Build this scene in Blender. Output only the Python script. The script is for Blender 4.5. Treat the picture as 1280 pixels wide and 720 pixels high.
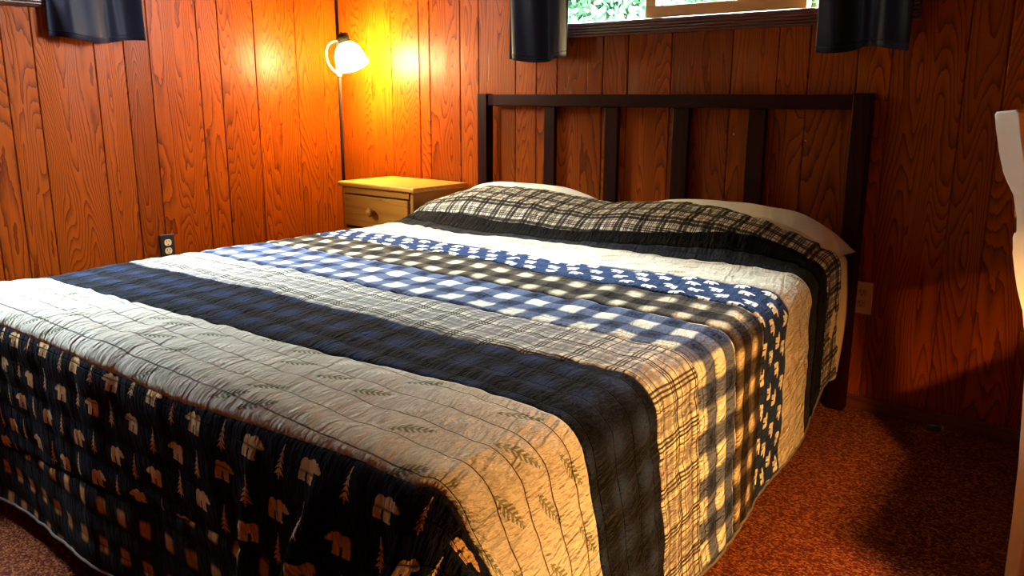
import bpy, bmesh, math, random
import numpy as np
from mathutils import Vector, Matrix, noise as mnoise

sc = bpy.context.scene
for o in list(bpy.data.objects):
    bpy.data.objects.remove(o)
COL = sc.collection
R = math.radians

# ------------------------------------------------------------------ camera
cam_d = bpy.data.cameras.new('camera')
cam_d.sensor_width = 36.0
cam_d.lens = 1041.0 / 1280.0 * 36.0
cam_d.clip_start = 0.05
cam = bpy.data.objects.new('camera', cam_d)
COL.objects.link(cam)
_p, _ro, _ya = R(12.9), R(0.13), R(-39.7)
fw = Vector((math.sin(_ya) * math.cos(_p), math.cos(_ya) * math.cos(_p), -math.sin(_p)))
rt = Vector((math.cos(_ya), -math.sin(_ya), 0))
up = rt.cross(fw)
r2 = rt * math.cos(_ro) + up * math.sin(_ro)
u2 = -rt * math.sin(_ro) + up * math.cos(_ro)
m = Matrix((r2, u2, -fw)).transposed().to_4x4()
m.translation = Vector((3.695, -2.98, 1.09))
cam.matrix_world = m
sc.camera = cam

# ------------------------------------------------------------------ render look
sc.view_settings.view_transform = 'Standard'
sc.view_settings.look = 'None'
sc.view_settings.gamma = 1.0
sc.view_settings.use_curve_mapping = False
sc.view_settings.exposure = 0.12
sc.cycles.use_denoising = True
sc.cycles.max_bounces = 8
sc.cycles.diffuse_bounces = 5
sc.cycles.sample_clamp_indirect = 6.0

# ------------------------------------------------------------------ daylight
W = bpy.data.worlds.new('overcast_sky')
sc.world = W
W.use_nodes = True
bg = W.node_tree.nodes['Background']
bg.inputs[0].default_value = (0.78, 0.91, 1.0, 1)
bg.inputs[1].default_value = 265.0


def light(name, kind, loc, energy, color, **kw):
    d = bpy.data.lights.new(name, kind)
    d.energy = energy
    d.color = color
    for k, v in kw.items():
        setattr(d, k, v)
    o = bpy.data.objects.new(name, d)
    o.location = loc
    COL.objects.link(o)
    return o



def portal(name, loc, rot, sx, sy):
    o = light(name, 'AREA', loc, 1.0, (1, 1, 1), shape='RECTANGLE', size=sx, size_y=sy)
    o.rotation_euler = rot
    o.data.cycles.is_portal = True


LWY0, LWY1, LWZ0, LWZ1 = -2.62, -1.25, 1.49, 2.18     # left window opening
BWX0, BWX1, BWZ0, BWZ1 = 1.30, 2.86, 1.39, 2.05       # back window opening
portal('window_portal_left', (-0.12, (LWY0 + LWY1) / 2, (LWZ0 + LWZ1) / 2), (0, R(-90), 0), LWZ1 - LWZ0, LWY1 - LWY0)
portal('window_portal_back', ((BWX0 + BWX1) / 2, 0.14, (BWZ0 + BWZ1) / 2), (R(-90), 0, 0), BWX1 - BWX0, BWZ1 - BWZ0)

# ------------------------------------------------------------------ helpers


def tag(o, label=None, cat=None, group=None, kind=None):
    if label: o['label'] = label
    if cat: o['category'] = cat
    if group: o['group'] = group
    if kind: o['kind'] = kind
    return o


def empty(name, loc=(0, 0, 0), rz=0.0):
    o = bpy.data.objects.new(name, None)
    o.location = loc
    o.rotation_euler = (0, 0, rz)
    o.empty_display_size = 0.1
    COL.objects.link(o)
    return o


def link(name, me, mat, parent=None, smooth=False):
    o = bpy.data.objects.new(name, me)
    COL.objects.link(o)
    if mat is not None:
        me.materials.append(mat)
    if parent is not None:
        o.parent = parent
    if smooth:
        me.polygons.foreach_set('use_smooth', [True] * len(me.polygons))
    return o


def from_bm(name, bm, mat, parent=None, smooth=False):
    me = bpy.data.meshes.new(name)
    bmesh.ops.recalc_face_normals(bm, faces=bm.faces)
    bm.to_mesh(me)
    bm.free()
    return link(name, me, mat, parent, smooth)


def bm_box(bm, x0, x1, y0, y1, z0, z1, bevel=0.0, seg=2):
    b = bmesh.new()
    bmesh.ops.create_cube(b, size=1.0)
    for v in b.verts:
        v.co = Vector(((x0 + x1) / 2 + v.co.x * (x1 - x0), (y0 + y1) / 2 + v.co.y * (y1 - y0), (z0 + z1) / 2 + v.co.z * (z1 - z0)))
    if bevel > 0:
        bmesh.ops.bevel(b, geom=list(b.edges), offset=bevel, segments=seg, affect='EDGES', profile=0.5)
    merge(bm, b)


def merge(bm, b):
    t = bpy.data.meshes.new('tmp')
    b.to_mesh(t)
    b.free()
    bm.from_mesh(t)
    bpy.data.meshes.remove(t)


def box(name, x0, x1, y0, y1, z0, z1, mat, parent=None, bevel=0.0, seg=2):
    bm = bmesh.new()
    bm_box(bm, x0, x1, y0, y1, z0, z1, bevel, seg)
    return from_bm(name, bm, mat, parent)


def tube_bm(bm, pts, rad, n=12):
    pts = [Vector(p) for p in pts]
    rads = rad if isinstance(rad, (list, tuple)) else [rad] * len(pts)
    rings = []
    prev = None
    for i, p in enumerate(pts):
        d = (pts[min(i + 1, len(pts) - 1)] - pts[max(i - 1, 0)]).normalized()
        if prev is None:
            a = Vector((1, 0, 0)) if abs(d.x) < 0.9 else Vector((0, 1, 0))
            a = (a - d * a.dot(d)).normalized()
        else:
            a = (prev - d * prev.dot(d)).normalized()
        prev = a
        b = d.cross(a)
        rings.append([bm.verts.new(p + (a * math.cos(2 * math.pi * k / n) + b * math.sin(2 * math.pi * k / n)) * rads[i]) for k in range(n)])
    for i in range(len(rings) - 1):
        for k in range(n):
            bm.faces.new((rings[i][k], rings[i][(k + 1) % n], rings[i + 1][(k + 1) % n], rings[i + 1][k]))
    bm.faces.new(rings[0][::-1])
    bm.faces.new(rings[-1])


def tube(name, pts, rad, mat, parent=None, n=12):
    bm = bmesh.new()
    tube_bm(bm, pts, rad, n)
    return from_bm(name, bm, mat, parent, True)


def lathe(name, prof, mat, parent=None, n=32, origin=(0, 0, 0), axis=(0, 0, 1), closed=False):
    """prof: list of (radius, height along axis)."""
    bm = bmesh.new()
    q = Vector((0, 0, 1)).rotation_difference(Vector(axis).normalized())
    rings = []
    for r, h in prof:
        rings.append([bm.verts.new(Vector(origin) + q @ Vector((max(r, 1e-4) * math.cos(2 * math.pi * k / n), max(r, 1e-4) * math.sin(2 * math.pi * k / n), h))) for k in range(n)])
    for i in range(len(rings) - 1):
        for k in range(n):
            bm.faces.new((rings[i][k], rings[i][(k + 1) % n], rings[i + 1][(k + 1) % n], rings[i + 1][k]))
    if closed:
        bm.faces.new(rings[0][::-1])
        bm.faces.new(rings[-1])
    return from_bm(name, bm, mat, parent, True)


def prism(name, poly, y0, y1, mat, parent=None, bevel=0.0):
    """extrude an (x, z) outline from y0 to y1."""
    bm = bmesh.new()
    a = [bm.verts.new((x, y0, z)) for x, z in poly]
    b = [bm.verts.new((x, y1, z)) for x, z in poly]
    n = len(poly)
    bm.faces.new(a)
    bm.faces.new(b[::-1])
    for i in range(n):
        bm.faces.new((a[i], b[i], b[(i + 1) % n], a[(i + 1) % n]))
    if bevel:
        es = [e for e in bm.edges if (e.verts[0].co.y == e.verts[1].co.y)]
        bmesh.ops.bevel(bm, geom=es, offset=bevel, segments=2, affect='EDGES', profile=0.5)
    return from_bm(name, bm, mat, parent)


# ------------------------------------------------------------------ material helpers
class X:
    """tiny expression builder over Math nodes."""
    def __init__(s, nt, sock): s.nt, s.k = nt, sock

    @staticmethod
    def _op(nt, op, *a):
        n = nt.nodes.new('ShaderNodeMath')
        n.operation = op
        for i, v in enumerate(a):
            if isinstance(v, X): nt.links.new(v.k, n.inputs[i])
            else: n.inputs[i].default_value = float(v)
        return X(nt, n.outputs[0])

    def __add__(s, o): return X._op(s.nt, 'ADD', s, o)
    __radd__ = __add__
    def __sub__(s, o): return X._op(s.nt, 'SUBTRACT', s, o)
    def __rsub__(s, o): return X._op(s.nt, 'SUBTRACT', o, s)
    def __mul__(s, o): return X._op(s.nt, 'MULTIPLY', s, o)
    __rmul__ = __mul__
    def __truediv__(s, o): return X._op(s.nt, 'DIVIDE', s, o)
    def lt(s, o): return X._op(s.nt, 'LESS_THAN', s, o)
    def gt(s, o): return X._op(s.nt, 'GREATER_THAN', s, o)
    def abs(s): return X._op(s.nt, 'ABSOLUTE', s)
    def fract(s): return X._op(s.nt, 'FRACT', s)
    def floor(s): return X._op(s.nt, 'FLOOR', s)
    def sin(s): return X._op(s.nt, 'SINE', s)
    def mod(s, o): return X._op(s.nt, 'FLOORED_MODULO', s, o)
    def min(s, o): return X._op(s.nt, 'MINIMUM', s, o)
    def max(s, o): return X._op(s.nt, 'MAXIMUM', s, o)
    def pow(s, o): return X._op(s.nt, 'POWER', s, o)
    def clamp(s):
        return s.max(0.0).min(1.0)


def smooth_edge(x, w):
    """0..1 ramp of x over [-w, w]."""
    return ((x + w) / (2 * w)).clamp()


class M:
    """a node material with a Principled shader."""
    def __init__(s, name, color=(0.5, 0.5, 0.5), rough=0.5, metal=0.0, spec=0.5):
        s.mat = bpy.data.materials.new(name)
        s.mat.use_nodes = True
        s.nt = s.mat.node_tree
        s.b = s.nt.nodes['Principled BSDF']
        s.out = s.nt.nodes['Material Output']
        s.b.inputs['Base Color'].default_value = (*color, 1)
        s.b.inputs['Roughness'].default_value = rough
        s.b.inputs['Metallic'].default_value = metal
        s.b.inputs['Specular IOR Level'].default_value = spec

    def node(s, t, **kw):
        n = s.nt.nodes.new(t)
        for k, v in kw.items():
            setattr(n, k, v)
        return n

    def lk(s, a, b): s.nt.links.new(a.k if isinstance(a, X) else a, b)

    def coords(s, kind='Object'):
        n = s.node('ShaderNodeTexCoord')
        return n.outputs[kind]

    def sep(s, v):
        n = s.node('ShaderNodeSeparateXYZ')
        s.lk(v, n.inputs[0])
        return [X(s.nt, n.outputs[i]) for i in range(3)]

    def comb(s, x, y, z=0.0):
        n = s.node('ShaderNodeCombineXYZ')
        for i, v in enumerate((x, y, z)):
            if isinstance(v, X): s.lk(v, n.inputs[i])
            else: n.inputs[i].default_value = v
        return n.outputs[0]

    def noise(s, vec, scale=1.0, detail=2.0, rough=0.5, dist=0.0):
        n = s.node('ShaderNodeTexNoise')
        s.lk(vec, n.inputs['Vector'])
        n.inputs['Scale'].default_value = scale
        n.inputs['Detail'].default_value = detail
        n.inputs['Roughness'].default_value = rough
        n.inputs['Distortion'].default_value = dist
        return X(s.nt, n.outputs[0])

    def white(s, vec):
        n = s.node('ShaderNodeTexWhiteNoise')
        s.lk(vec, n.inputs['Vector'])
        return X(s.nt, n.outputs['Value'])

    def rand(s):
        n = s.node('ShaderNodeObjectInfo')
        return X(s.nt, n.outputs['Random'])

    def mix(s, f, a, b):
        n = s.node('ShaderNodeMix', data_type='RGBA')
        if isinstance(f, X): s.lk(f, n.inputs[0])
        else: n.inputs[0].default_value = f
        for i, v in ((6, a), (7, b)):
            if isinstance(v, tuple): n.inputs[i].default_value = (*v, 1)
            else: s.lk(v, n.inputs[i])
        return n.outputs[2]

    def scale_col(s, c, f):
        n = s.node('ShaderNodeVectorMath', operation='SCALE')
        s.lk(c, n.inputs[0])
        s.lk(f, n.inputs['Scale'])
        return n.outputs[0]

    def base(s, c): s.lk(c, s.b.inputs['Base Color'])

    def bump(s, h, dist=0.002, strength=1.0, prev=None):
        n = s.node('ShaderNodeBump')
        s.lk(h, n.inputs['Height'])
        n.inputs['Distance'].default_value = dist
        n.inputs['Strength'].default_value = strength
        s.lk(n.outputs[0], s.b.inputs['Normal'])
        return n


def wood(name, light_c, dark_c, rings=11.0, across=5.5, along=0.5, rough=0.30, axis='z', amp=0.85, tint=0.35, coat=0.0, spec=0.5):
    """varnished softwood: dark growth lines are contours of a stretched noise."""
    w = M(name, rough=rough, spec=spec)
    x, y, z = w.sep(w.coords('Object'))
    rnd = w.rand()
    off = rnd * 61.0
    if axis == 'z': u, v, t = x, z, y
    elif axis == 'x': u, v, t = z + y, x, y
    else: u, v, t = x + z, y, z
    n1 = w.noise(w.comb(u * across + off, v * along + off * 0.37, t * 2.0), 1.0, 1.6, 0.45, 0.25)
    jag = w.noise(w.comb(u * 38.0 + off, v * 11.0, t), 1.0, 2.0, 0.6)
    n1 = n1 + (jag - 0.5) * 0.022
    ph = (n1 * rings * (0.8 + rnd * 0.5)).fract()
    line = ph.pow(2.6)
    edge = smooth_edge(0.985 - ph, 0.015)
    line = line * edge
    fine = w.noise(w.comb(u * 170.0 + off, v * 2.6, t * 3.0), 1.0, 2.0, 0.6)
    broad = w.noise(w.comb(u * 2.5 + off, v * 0.8 + off, 0.0), 1.0, 2.0, 0.5)
    f = (line * amp + (fine - 0.5) * 0.55 + (broad - 0.5) * 0.4).clamp()
    c = w.mix(f, light_c, dark_c)
    c = w.scale_col(c, (1.0 - tint * 0.6) + (rnd * 7.31).fract() * tint)
    w.base(c)
    w.bump(fine * 0.5 - line, 0.0006, 0.6)
    if coat:
        w.b.inputs['Coat Weight'].default_value = coat
        w.b.inputs['Coat Roughness'].default_value = 0.22
    return w.mat


MAT = {}
MAT['panel'] = wood('varnished_fir_panelling', (0.235, 0.040, 0.0012), (0.042, 0.0040, 0.0006), rings=34.0, across=6.0, along=0.75, rough=0.38, amp=0.82, tint=0.36, spec=0.07)
MAT['backing'] = M('dark_groove_wood', (0.035, 0.006, 0.002), 0.8).mat
MAT['trim'] = wood('dark_brown_moulding', (0.10, 0.022, 0.008), (0.035, 0.007, 0.004), axis='x', rough=0.35)
MAT['trim_y'] = wood('dark_brown_moulding_side', (0.10, 0.022, 0.008), (0.035, 0.007, 0.004), axis='y', rough=0.35)
MAT['sash'] = wood('yellow_pine_sash', (0.70, 0.40, 0.10), (0.56, 0.28, 0.06), axis='x', rough=0.4, amp=0.5)
MAT['headboard'] = wood('espresso_headboard', (0.020, 0.0032, 0.0016), (0.008, 0.002, 0.001), axis='x', rough=0.4, spec=0.05)
MAT['pine'] = wood('honey_pine', (0.40, 0.145, 0.016), (0.22, 0.06, 0.007), axis='x', rough=0.36, amp=0.6, rings=9, across=9.0, tint=0.15, spec=0.15)
MAT['pine_top'] = wood('honey_pine_top', (0.50, 0.205, 0.03), (0.30, 0.10, 0.012), axis='x', rough=0.28, amp=0.5, rings=9, across=9.0, tint=0.1)
MAT['white'] = wood('brown_board_ceiling', (0.20, 0.085, 0.03), (0.10, 0.035, 0.012), axis='x', rough=0.7, spec=0.2)
MAT['black_metal'] = M('black_metal', (0.012, 0.011, 0.012), 0.45).mat
MAT['pole'] = M('dark_bronze_pole', (0.06, 0.035, 0.025), 0.35, 0.7).mat
MAT['socket'] = M('green_grey_socket', (0.055, 0.065, 0.05), 0.4, 0.3).mat
MAT['arm'] = M('pale_metal_arm', (0.50, 0.42, 0.30), 0.3, 0.6).mat
MAT['nail'] = M('bright_nail', (0.8, 0.78, 0.75), 0.25, 0.9).mat
MAT['ivory'] = M('ivory_plastic', (0.62, 0.50, 0.34), 0.4).mat
MAT['tanplate'] = M('tan_plastic', (0.50, 0.25, 0.12), 0.4).mat
MAT['tanface'] = M('tan_plastic_face', (0.40, 0.17, 0.08), 0.4).mat
MAT['blackplastic'] = M('black_plastic', (0.010, 0.008, 0.008), 0.35).mat
MAT['hole'] = M('outlet_slot', (0.01, 0.006, 0.004), 0.8).mat


def make_painted():
    w = M('cream_painted_wood', rough=0.38)
    n = w.noise(w.coords('Object'), 9.0, 3.0, 0.6)
    w.base(w.mix(n, (0.90, 0.90, 0.85), (0.86, 0.85, 0.79)))
    w.bump(n, 0.001, 0.3)
    return w.mat


MAT['cream'] = make_painted()
MAT['seatwood'] = wood('orange_brown_wood', (0.42, 0.13, 0.02), (0.24, 0.06, 0.01), axis='x', rough=0.3)


def make_carpet():
    w = M('rust_red_loop_carpet', rough=0.95, spec=0.1)
    x, y, z = w.sep(w.coords('Object'))
    v = w.node('ShaderNodeTexVoronoi')
    v.inputs['Scale'].default_value = 210.0
    # rows of loops
    w.lk(w.comb(x * 0.75, y, z), v.inputs['Vector'])
    cell = X(w.nt, v.outputs['Distance'])
    rnd = w.sep(v.outputs['Color'])[0]
    n = w.noise(w.comb(x, y, z), 60.0, 2.0, 0.6)
    big = w.noise(w.comb(x, y, z), 3.0, 2.0, 0.5)
    f = smooth_edge(rnd + (n - 0.5) * 0.35 - 0.58, 0.2)
    c = w.mix(f, (0.115, 0.016, 0.008), (0.36, 0.115, 0.03))
    c = w.mix((cell * 1.15).clamp() * 0.6, c, (0.05, 0.008, 0.004))
    c = w.scale_col(c, 0.94 + big * 0.12)
    w.base(c)
    w.bump(1.0 - cell, 0.006, 0.9)
    return w.mat


MAT['carpet'] = make_carpet()


def make_curtain():
    w = M('navy_black_satin', rough=0.5, spec=0.06)
    x, y, z = w.sep(w.coords('Object'))
    n = w.noise(w.comb(x * 6.0, y * 6.0, z * 2.0), 1.0, 2.0, 0.5)
    w.base(w.mix(n, (0.009, 0.008, 0.016), (0.017, 0.015, 0.026)))
    w.b.inputs['Sheen Weight'].default_value = 0.06
    w.b.inputs['Sheen Tint'].default_value = (0.5, 0.5, 0.8, 1)
    fine = w.noise(w.comb(x * 300.0, y * 300.0, z * 300.0), 1.0, 1.0, 0.5)
    w.bump(fine, 0.0005, 0.3)
    return w.mat


MAT['curtain'] = make_curtain()


def make_glass():
    w = M('window_glass')
    w.nt.nodes.remove(w.b)
    t = w.node('ShaderNodeBsdfTransparent')
    t.inputs[0].default_value = (0.95, 0.98, 0.97, 1)
    g = w.node('ShaderNodeBsdfGlossy')
    g.inputs['Roughness'].default_value = 0.03
    mx = w.node('ShaderNodeMixShader')
    mx.inputs[0].default_value = 0.06
    w.lk(t.outputs[0], mx.inputs[1])
    w.lk(g.outputs[0], mx.inputs[2])
    w.lk(mx.outputs[0], w.out.inputs[0])
    return w.mat


MAT['glass'] = make_glass()


def make_sheet(name, c1, c2):
    w = M(name, rough=0.85, spec=0.2)
    uvn = w.coords('Object')
    n = w.noise(uvn, 14.0, 3.0, 0.6, 0.6)
    w.base(w.mix(n, c1, c2))
    w.bump(n, 0.008, 0.5)
    return w.mat


MAT['sheet'] = make_sheet('cream_cotton', (0.72, 0.58, 0.36), (0.62, 0.48, 0.28))
MAT['pillow'] = make_sheet('pale_cotton', (0.74, 0.66, 0.54), (0.66, 0.58, 0.46))
MAT['mattress'] = make_sheet('mattress_ticking', (0.62, 0.58, 0.5), (0.55, 0.5, 0.44))


# ---- quilt fabrics (UV = metres: u across the bed, v along it)
def fabric(name):
    w = M(name, rough=0.85, spec=0.02)
    u, v, _ = w.sep(w.coords('UV'))
    wr = w.noise(w.comb(u * 60.0 + v * 14.0, v * 10.0), 1.0, 2.0, 0.55, 0.4)      # crinkles square to the quilting
    wr2 = w.noise(w.comb(u * 160.0, v * 45.0), 1.0, 2.0, 0.55)
    st = ((v / 0.064).fract() - 0.5).abs()                                    # stitched channels
    groove = smooth_edge(0.5 - st - 0.016, 0.016)
    w.b.inputs['Sheen Weight'].default_value = 0.02
    w.b.inputs['Sheen Roughness'].default_value = 0.4
    w.bump(wr * 0.75 + wr2 * 0.3 + groove * 0.2, 0.034, 1.0)
    w.u, w.v, w.groove, w.wr, w.wr2 = u, v, groove, wr, wr2
    return w


def finish(w, col, stitch=0.45):
    f = 1.0 - (1.0 - w.groove) * stitch
    w.base(w.scale_col(col, f))
    return w.mat


def cells(w, px, py, seed, jit=0.0, stag=0.0):
    U = w.u / px
    V = w.v / py
    row = V.floor()
    if stag: U = U + row.mod(2.0) * stag
    col = U.floor()
    rn = w.node('ShaderNodeTexWhiteNoise')
    w.lk(w.comb(col + seed, row + seed * 1.7), rn.inputs['Vector'])
    r1, r2_, r3 = w.sep(rn.outputs['Color'])
    fx = (U.fract() - 0.5 + (r1 - 0.5) * jit) * px
    fy = (V.fract() - 0.5 + (r2_ - 0.5) * jit) * py
    return col, row, fx, fy, r3


def bear_mask(w, fx, fy, flip, k=1.0):
    """walking bear: body, rump, hump, head, muzzle, ear and four legs."""
    fx = fx * (flip.gt(0.5) * 2.0 - 1.0)
    p = w.comb(fx, fy)
    el = [(0, .004, .021, .0105), (-.014, .004, .012, .012), (.009, .007, .0115, .0115), (.019, .006, .009, .008), (.027, .004, .0075, .0065),
          (.0345, .0015, .005, .0038), (.0235, .0115, .0028, .0032), (-.021, -.010, .0058, .013), (-.0115, -.011, .005, .011), (.0045, -.010, .0055, .013),
          (.0145, -.011, .0052, .012), (-.0195, -.0212, .006, .003), (-.0095, -.0210, .0055, .0028), (.0065, -.0212, .006, .003), (.0165, -.0212, .006, .003)]
    best = None
    for cx, cy, a, b in el:
        s1 = w.node('ShaderNodeVectorMath', operation='SUBTRACT')
        w.lk(p, s1.inputs[0])
        s1.inputs[1].default_value = (cx * k, cy * k, 0)
        s2 = w.node('ShaderNodeVectorMath', operation='MULTIPLY')
        w.lk(s1.outputs[0], s2.inputs[0])
        s2.inputs[1].default_value = (1 / (a * k), 1 / (b * k), 0)
        s3 = w.node('ShaderNodeVectorMath', operation='LENGTH')
        w.lk(s2.outputs[0], s3.inputs[0])
        d = X(w.nt, s3.outputs['Value'])
        best = d if best is None else best.min(d)
    return smooth_edge(1.0 - best, 0.06)


def pine_mask(w, fx, fy, h=0.052, half=0.0125, tiers=6.0):
    """little conifer with drooping tiers and a trunk."""
    g = (0.5 - fy / h)                       # 0 at the tip, 1 at the foot
    inside = g.gt(0.0) * g.lt(0.93)
    tier = ((g - fx.abs() * 9.0) * tiers).fract()
    wide = (g * half * (0.25 + tier * 0.9))
    m1 = fx.abs().lt(wide) * inside * tier.gt(0.25)
    m2 = fx.abs().lt(0.0011) * g.gt(0.0) * g.lt(1.06)
    return m1.max(m2)


def sprig_mask(w, fx, fy, ln=0.040):
    """leafy sprig lying slantwise."""
    a = fx * 0.86 + fy * 0.5
    b = fy * 0.86 - fx * 0.5
    inside = a.abs().lt(ln)
    leaf = ((a - b.abs() * 0.8) / 0.0105).fract()
    w1 = b.abs().lt(0.0135 * (1.0 - a.abs() / ln * 0.7)) * leaf.gt(0.45)
    w2 = b.abs().lt(0.0012)
    return w1.max(w2) * inside


def f_bears(name, basecol, inkcol, px=0.084, py=0.078, k=0.86, pines=True, seed=3.0, stag=0.0):
    w = fabric(name)
    col, row, fx, fy, r3 = cells(w, px, py, seed, 0.22, stag)
    par = (col + row).mod(2.0)
    bm_ = bear_mask(w, fx, fy, r3, k)
    if pines:
        m_ = bm_ * (1.0 - par) + pine_mask(w, fx, fy) * par
    else:
        m_ = bm_
    return finish(w, w.mix(m_, basecol, inkcol), 0.3)


def f_tan(name, c, seed, stitch=0.55, green=(0.16, 0.17, 0.10)):
    w = fabric(name)
    big = w.noise(w.comb(w.u * 4.0, w.v * 4.0), 1.0, 2.0, 0.5)
    cc = w.mix(big, c, tuple(k * 0.90 for k in c))
    col, row, fx, fy, r3 = cells(w, 0.115, 0.085, seed, 0.45, 0.5)
    ms = sprig_mask(w, fx, fy)
    kind = r3.gt(0.52)
    cc = w.mix(ms * (1.0 - kind) * 0.9, cc, green)
    cc = w.mix(ms * kind * 0.6, cc, tuple(min(1, k * 1.35) for k in c))
    return finish(w, cc, stitch)


def f_check(name, c_light, c_mid, c_dark, p=0.105, soft=0.04, duty=0.25, bears=None, uo=0.0, vo=0.0):
    """gingham: light where two light bands cross, dark where two dark bands cross."""
    w = fabric(name)
    wob = (w.noise(w.comb(w.u * 9.0, w.v * 9.0), 1.0, 1.0) - 0.5) * 0.12
    a = smooth_edge((((w.u + uo) / p + wob).fract() - 0.5).abs() - duty, soft)
    b = smooth_edge((((w.v + vo) / p + wob).fract() - 0.5).abs() - duty, soft)
    n = w.noise(w.comb(w.u * 240.0, w.v * 240.0), 1.0, 1.0)
    c = w.mix((a + b - a * b).clamp(), c_light, c_mid)
    c = w.mix(a * b, c, c_dark)
    c = w.scale_col(c, 0.86 + n * 0.28)
    if bears:
        U = (w.u + uo) / p + 0.5
        V = (w.v + vo) / p + 0.5
        fx = (U.fract() - 0.5) * p
        fy = (V.fract() - 0.5) * p
        bmk = bear_mask(w, fx, fy, w.white(w.comb(U.floor(), V.floor())), 0.5)
        c = w.mix(bmk, c, bears)
    return finish(w, c, 0.3)


def f_plaid(name, base, dark, p=0.105, dk=0.62, wd=0.20, line=(0.02, 0.016, 0.018), blur=0.03, uo=0.0, vo=0.0, red=None):
    """tartan: a broad soft band and a group of thin lines each way."""
    w = fabric(name)

    def bands(q):
        f = q.fract()
        wide = smooth_edge(wd - (f - 0.25).abs(), blur)
        pale = smooth_edge(0.03 - (f - 0.25).abs(), 0.012)
        l1 = smooth_edge(0.023 - (f - 0.60).abs(), 0.008)
        l2 = smooth_edge(0.023 - (f - 0.69).abs(), 0.008)
        l3 = smooth_edge(0.023 - (f - 0.78).abs(), 0.008)
        l4 = smooth_edge(0.014 - (f - 0.97).abs(), 0.008)
        return wide * (1.0 - pale * 0.6), l1.max(l2).max(l3).max(l4)
    wob = (w.noise(w.comb(w.u * 8.0, w.v * 8.0), 1.0, 1.0) - 0.5) * 0.10
    wu, lu = bands((w.u + uo) / p + wob)
    wv, lv = bands((w.v + vo) / p + wob)
    c = w.mix(wu * dk, base, dark)
    c = w.mix(wv * dk, c, dark)
    c = w.mix(lu * 0.92, c, line)
    c = w.mix(lv * 0.92, c, line)
    return finish(w, c, 0.3)


QT = {}
QT['sq'] = f_check('brown_squares_on_black', (0.42, 0.22, 0.085), (0.010, 0.009, 0.012), (0.008, 0.008, 0.012), p=0.088, soft=0.05, duty=0.19)
QT['bear'] = f_bears('tan_bears_and_pines_on_black', (0.0075, 0.0085, 0.017), (0.55, 0.35, 0.17))
QT['tan'] = f_tan('tan_sprig_cotton', (0.57, 0.52, 0.455), 2.0)
QT['navy'] = f_check('navy_and_black_check', (0.017, 0.027, 0.068), (0.0075, 0.009, 0.017), (0.0042, 0.0042, 0.0055), p=0.10, soft=0.14)
QT['plaid'] = f_plaid('cream_and_black_plaid', (0.66, 0.60, 0.50), (0.16, 0.15, 0.16))
QT['ging'] = f_check('blue_gingham', (0.70, 0.66, 0.56), (0.105, 0.125, 0.20), (0.030, 0.040, 0.085), p=0.11, bears=(0.012, 0.014, 0.03))
QT['olive'] = f_check('olive_brown_check', (0.62, 0.50, 0.34), (0.070, 0.052, 0.036), (0.014, 0.009, 0.008), p=0.10, soft=0.09, duty=0.205)
QT['nbear'] = f_bears('white_bears_on_navy', (0.016, 0.028, 0.075), (0.72, 0.66, 0.54), px=0.088, py=0.057, k=0.72, pines=False, seed=8.0, stag=0.5)
QT['tan2'] = f_tan('tan_sprig_cotton_head', (0.52, 0.44, 0.33), 5.0, 0.3, (0.30, 0.15, 0.06))
QT['char'] = f_check('charcoal_cotton', (0.022, 0.024, 0.031), (0.014, 0.015, 0.019), (0.010, 0.010, 0.013), p=0.10, soft=0.2)
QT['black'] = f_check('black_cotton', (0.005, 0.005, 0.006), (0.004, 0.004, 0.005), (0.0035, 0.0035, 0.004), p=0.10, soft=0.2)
QT['hplaid'] = f_plaid('black_and_cream_plaid', (0.76, 0.67, 0.53), (0.016, 0.012, 0.011), p=0.092, dk=0.92, wd=0.19, line=(0.018, 0.012, 0.012), uo=0.03)
QT['binding'] = make_sheet('pale_binding', (0.16, 0.13, 0.11), (0.10, 0.08, 0.07))

# ------------------------------------------------------------------ the room
RX, RY, RZ = 4.50, -4.40, 2.35       # right wall, rear wall, ceiling height
WT = 0.16                            # wall thickness


def struct(o):
    o['kind'] = 'structure'
    return o


struct(box('floor', -WT, RX + 0.12, RY - WT, WT, -0.12, 0.0, MAT['carpet']))
struct(box('ceiling', -WT, RX + 0.12, RY - WT, WT, RZ, RZ + 0.12, MAT['white']))


def wall_with_hole(name, axis, p0, p1, a0, a1, hole, mat):
    """backing slab; axis 'x' = wall runs along x. hole = (a, b, z0, z1)."""
    bm = bmesh.new()
    def bx(a, b, z0, z1):
        if b - a < 1e-4 or z1 - z0 < 1e-4: return
        if axis == 'x': bm_box(bm, a, b, p0, p1, z0, z1)
        else: bm_box(bm, p0, p1, a, b, z0, z1)
    if hole:
        h0, h1, z0, z1 = hole
        bx(a0, h0, 0, RZ); bx(h1, a1, 0, RZ); bx(h0, h1, 0, z0); bx(h0, h1, z1, RZ)
    else:
        bx(a0, a1, 0, RZ)
    return struct(from_bm(name, bm, mat))


wall_back = wall_with_hole('wall_back', 'x', 0.0, WT, -WT, RX, (BWX0, BWX1, BWZ0, BWZ1), MAT['backing'])
wall_left = wall_with_hole('wall_left', 'y', -WT, 0.0, RY, 0.0, (LWY0, LWY1, LWZ0, LWZ1), MAT['backing'])
wall_right = wall_with_hole('wall_right', 'y', RX, RX + 0.12, RY, WT, None, MAT['backing'])
wall_rear = wall_with_hole('wall_rear', 'x', RY - WT, RY, -WT, RX, None, MAT['backing'])

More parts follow.
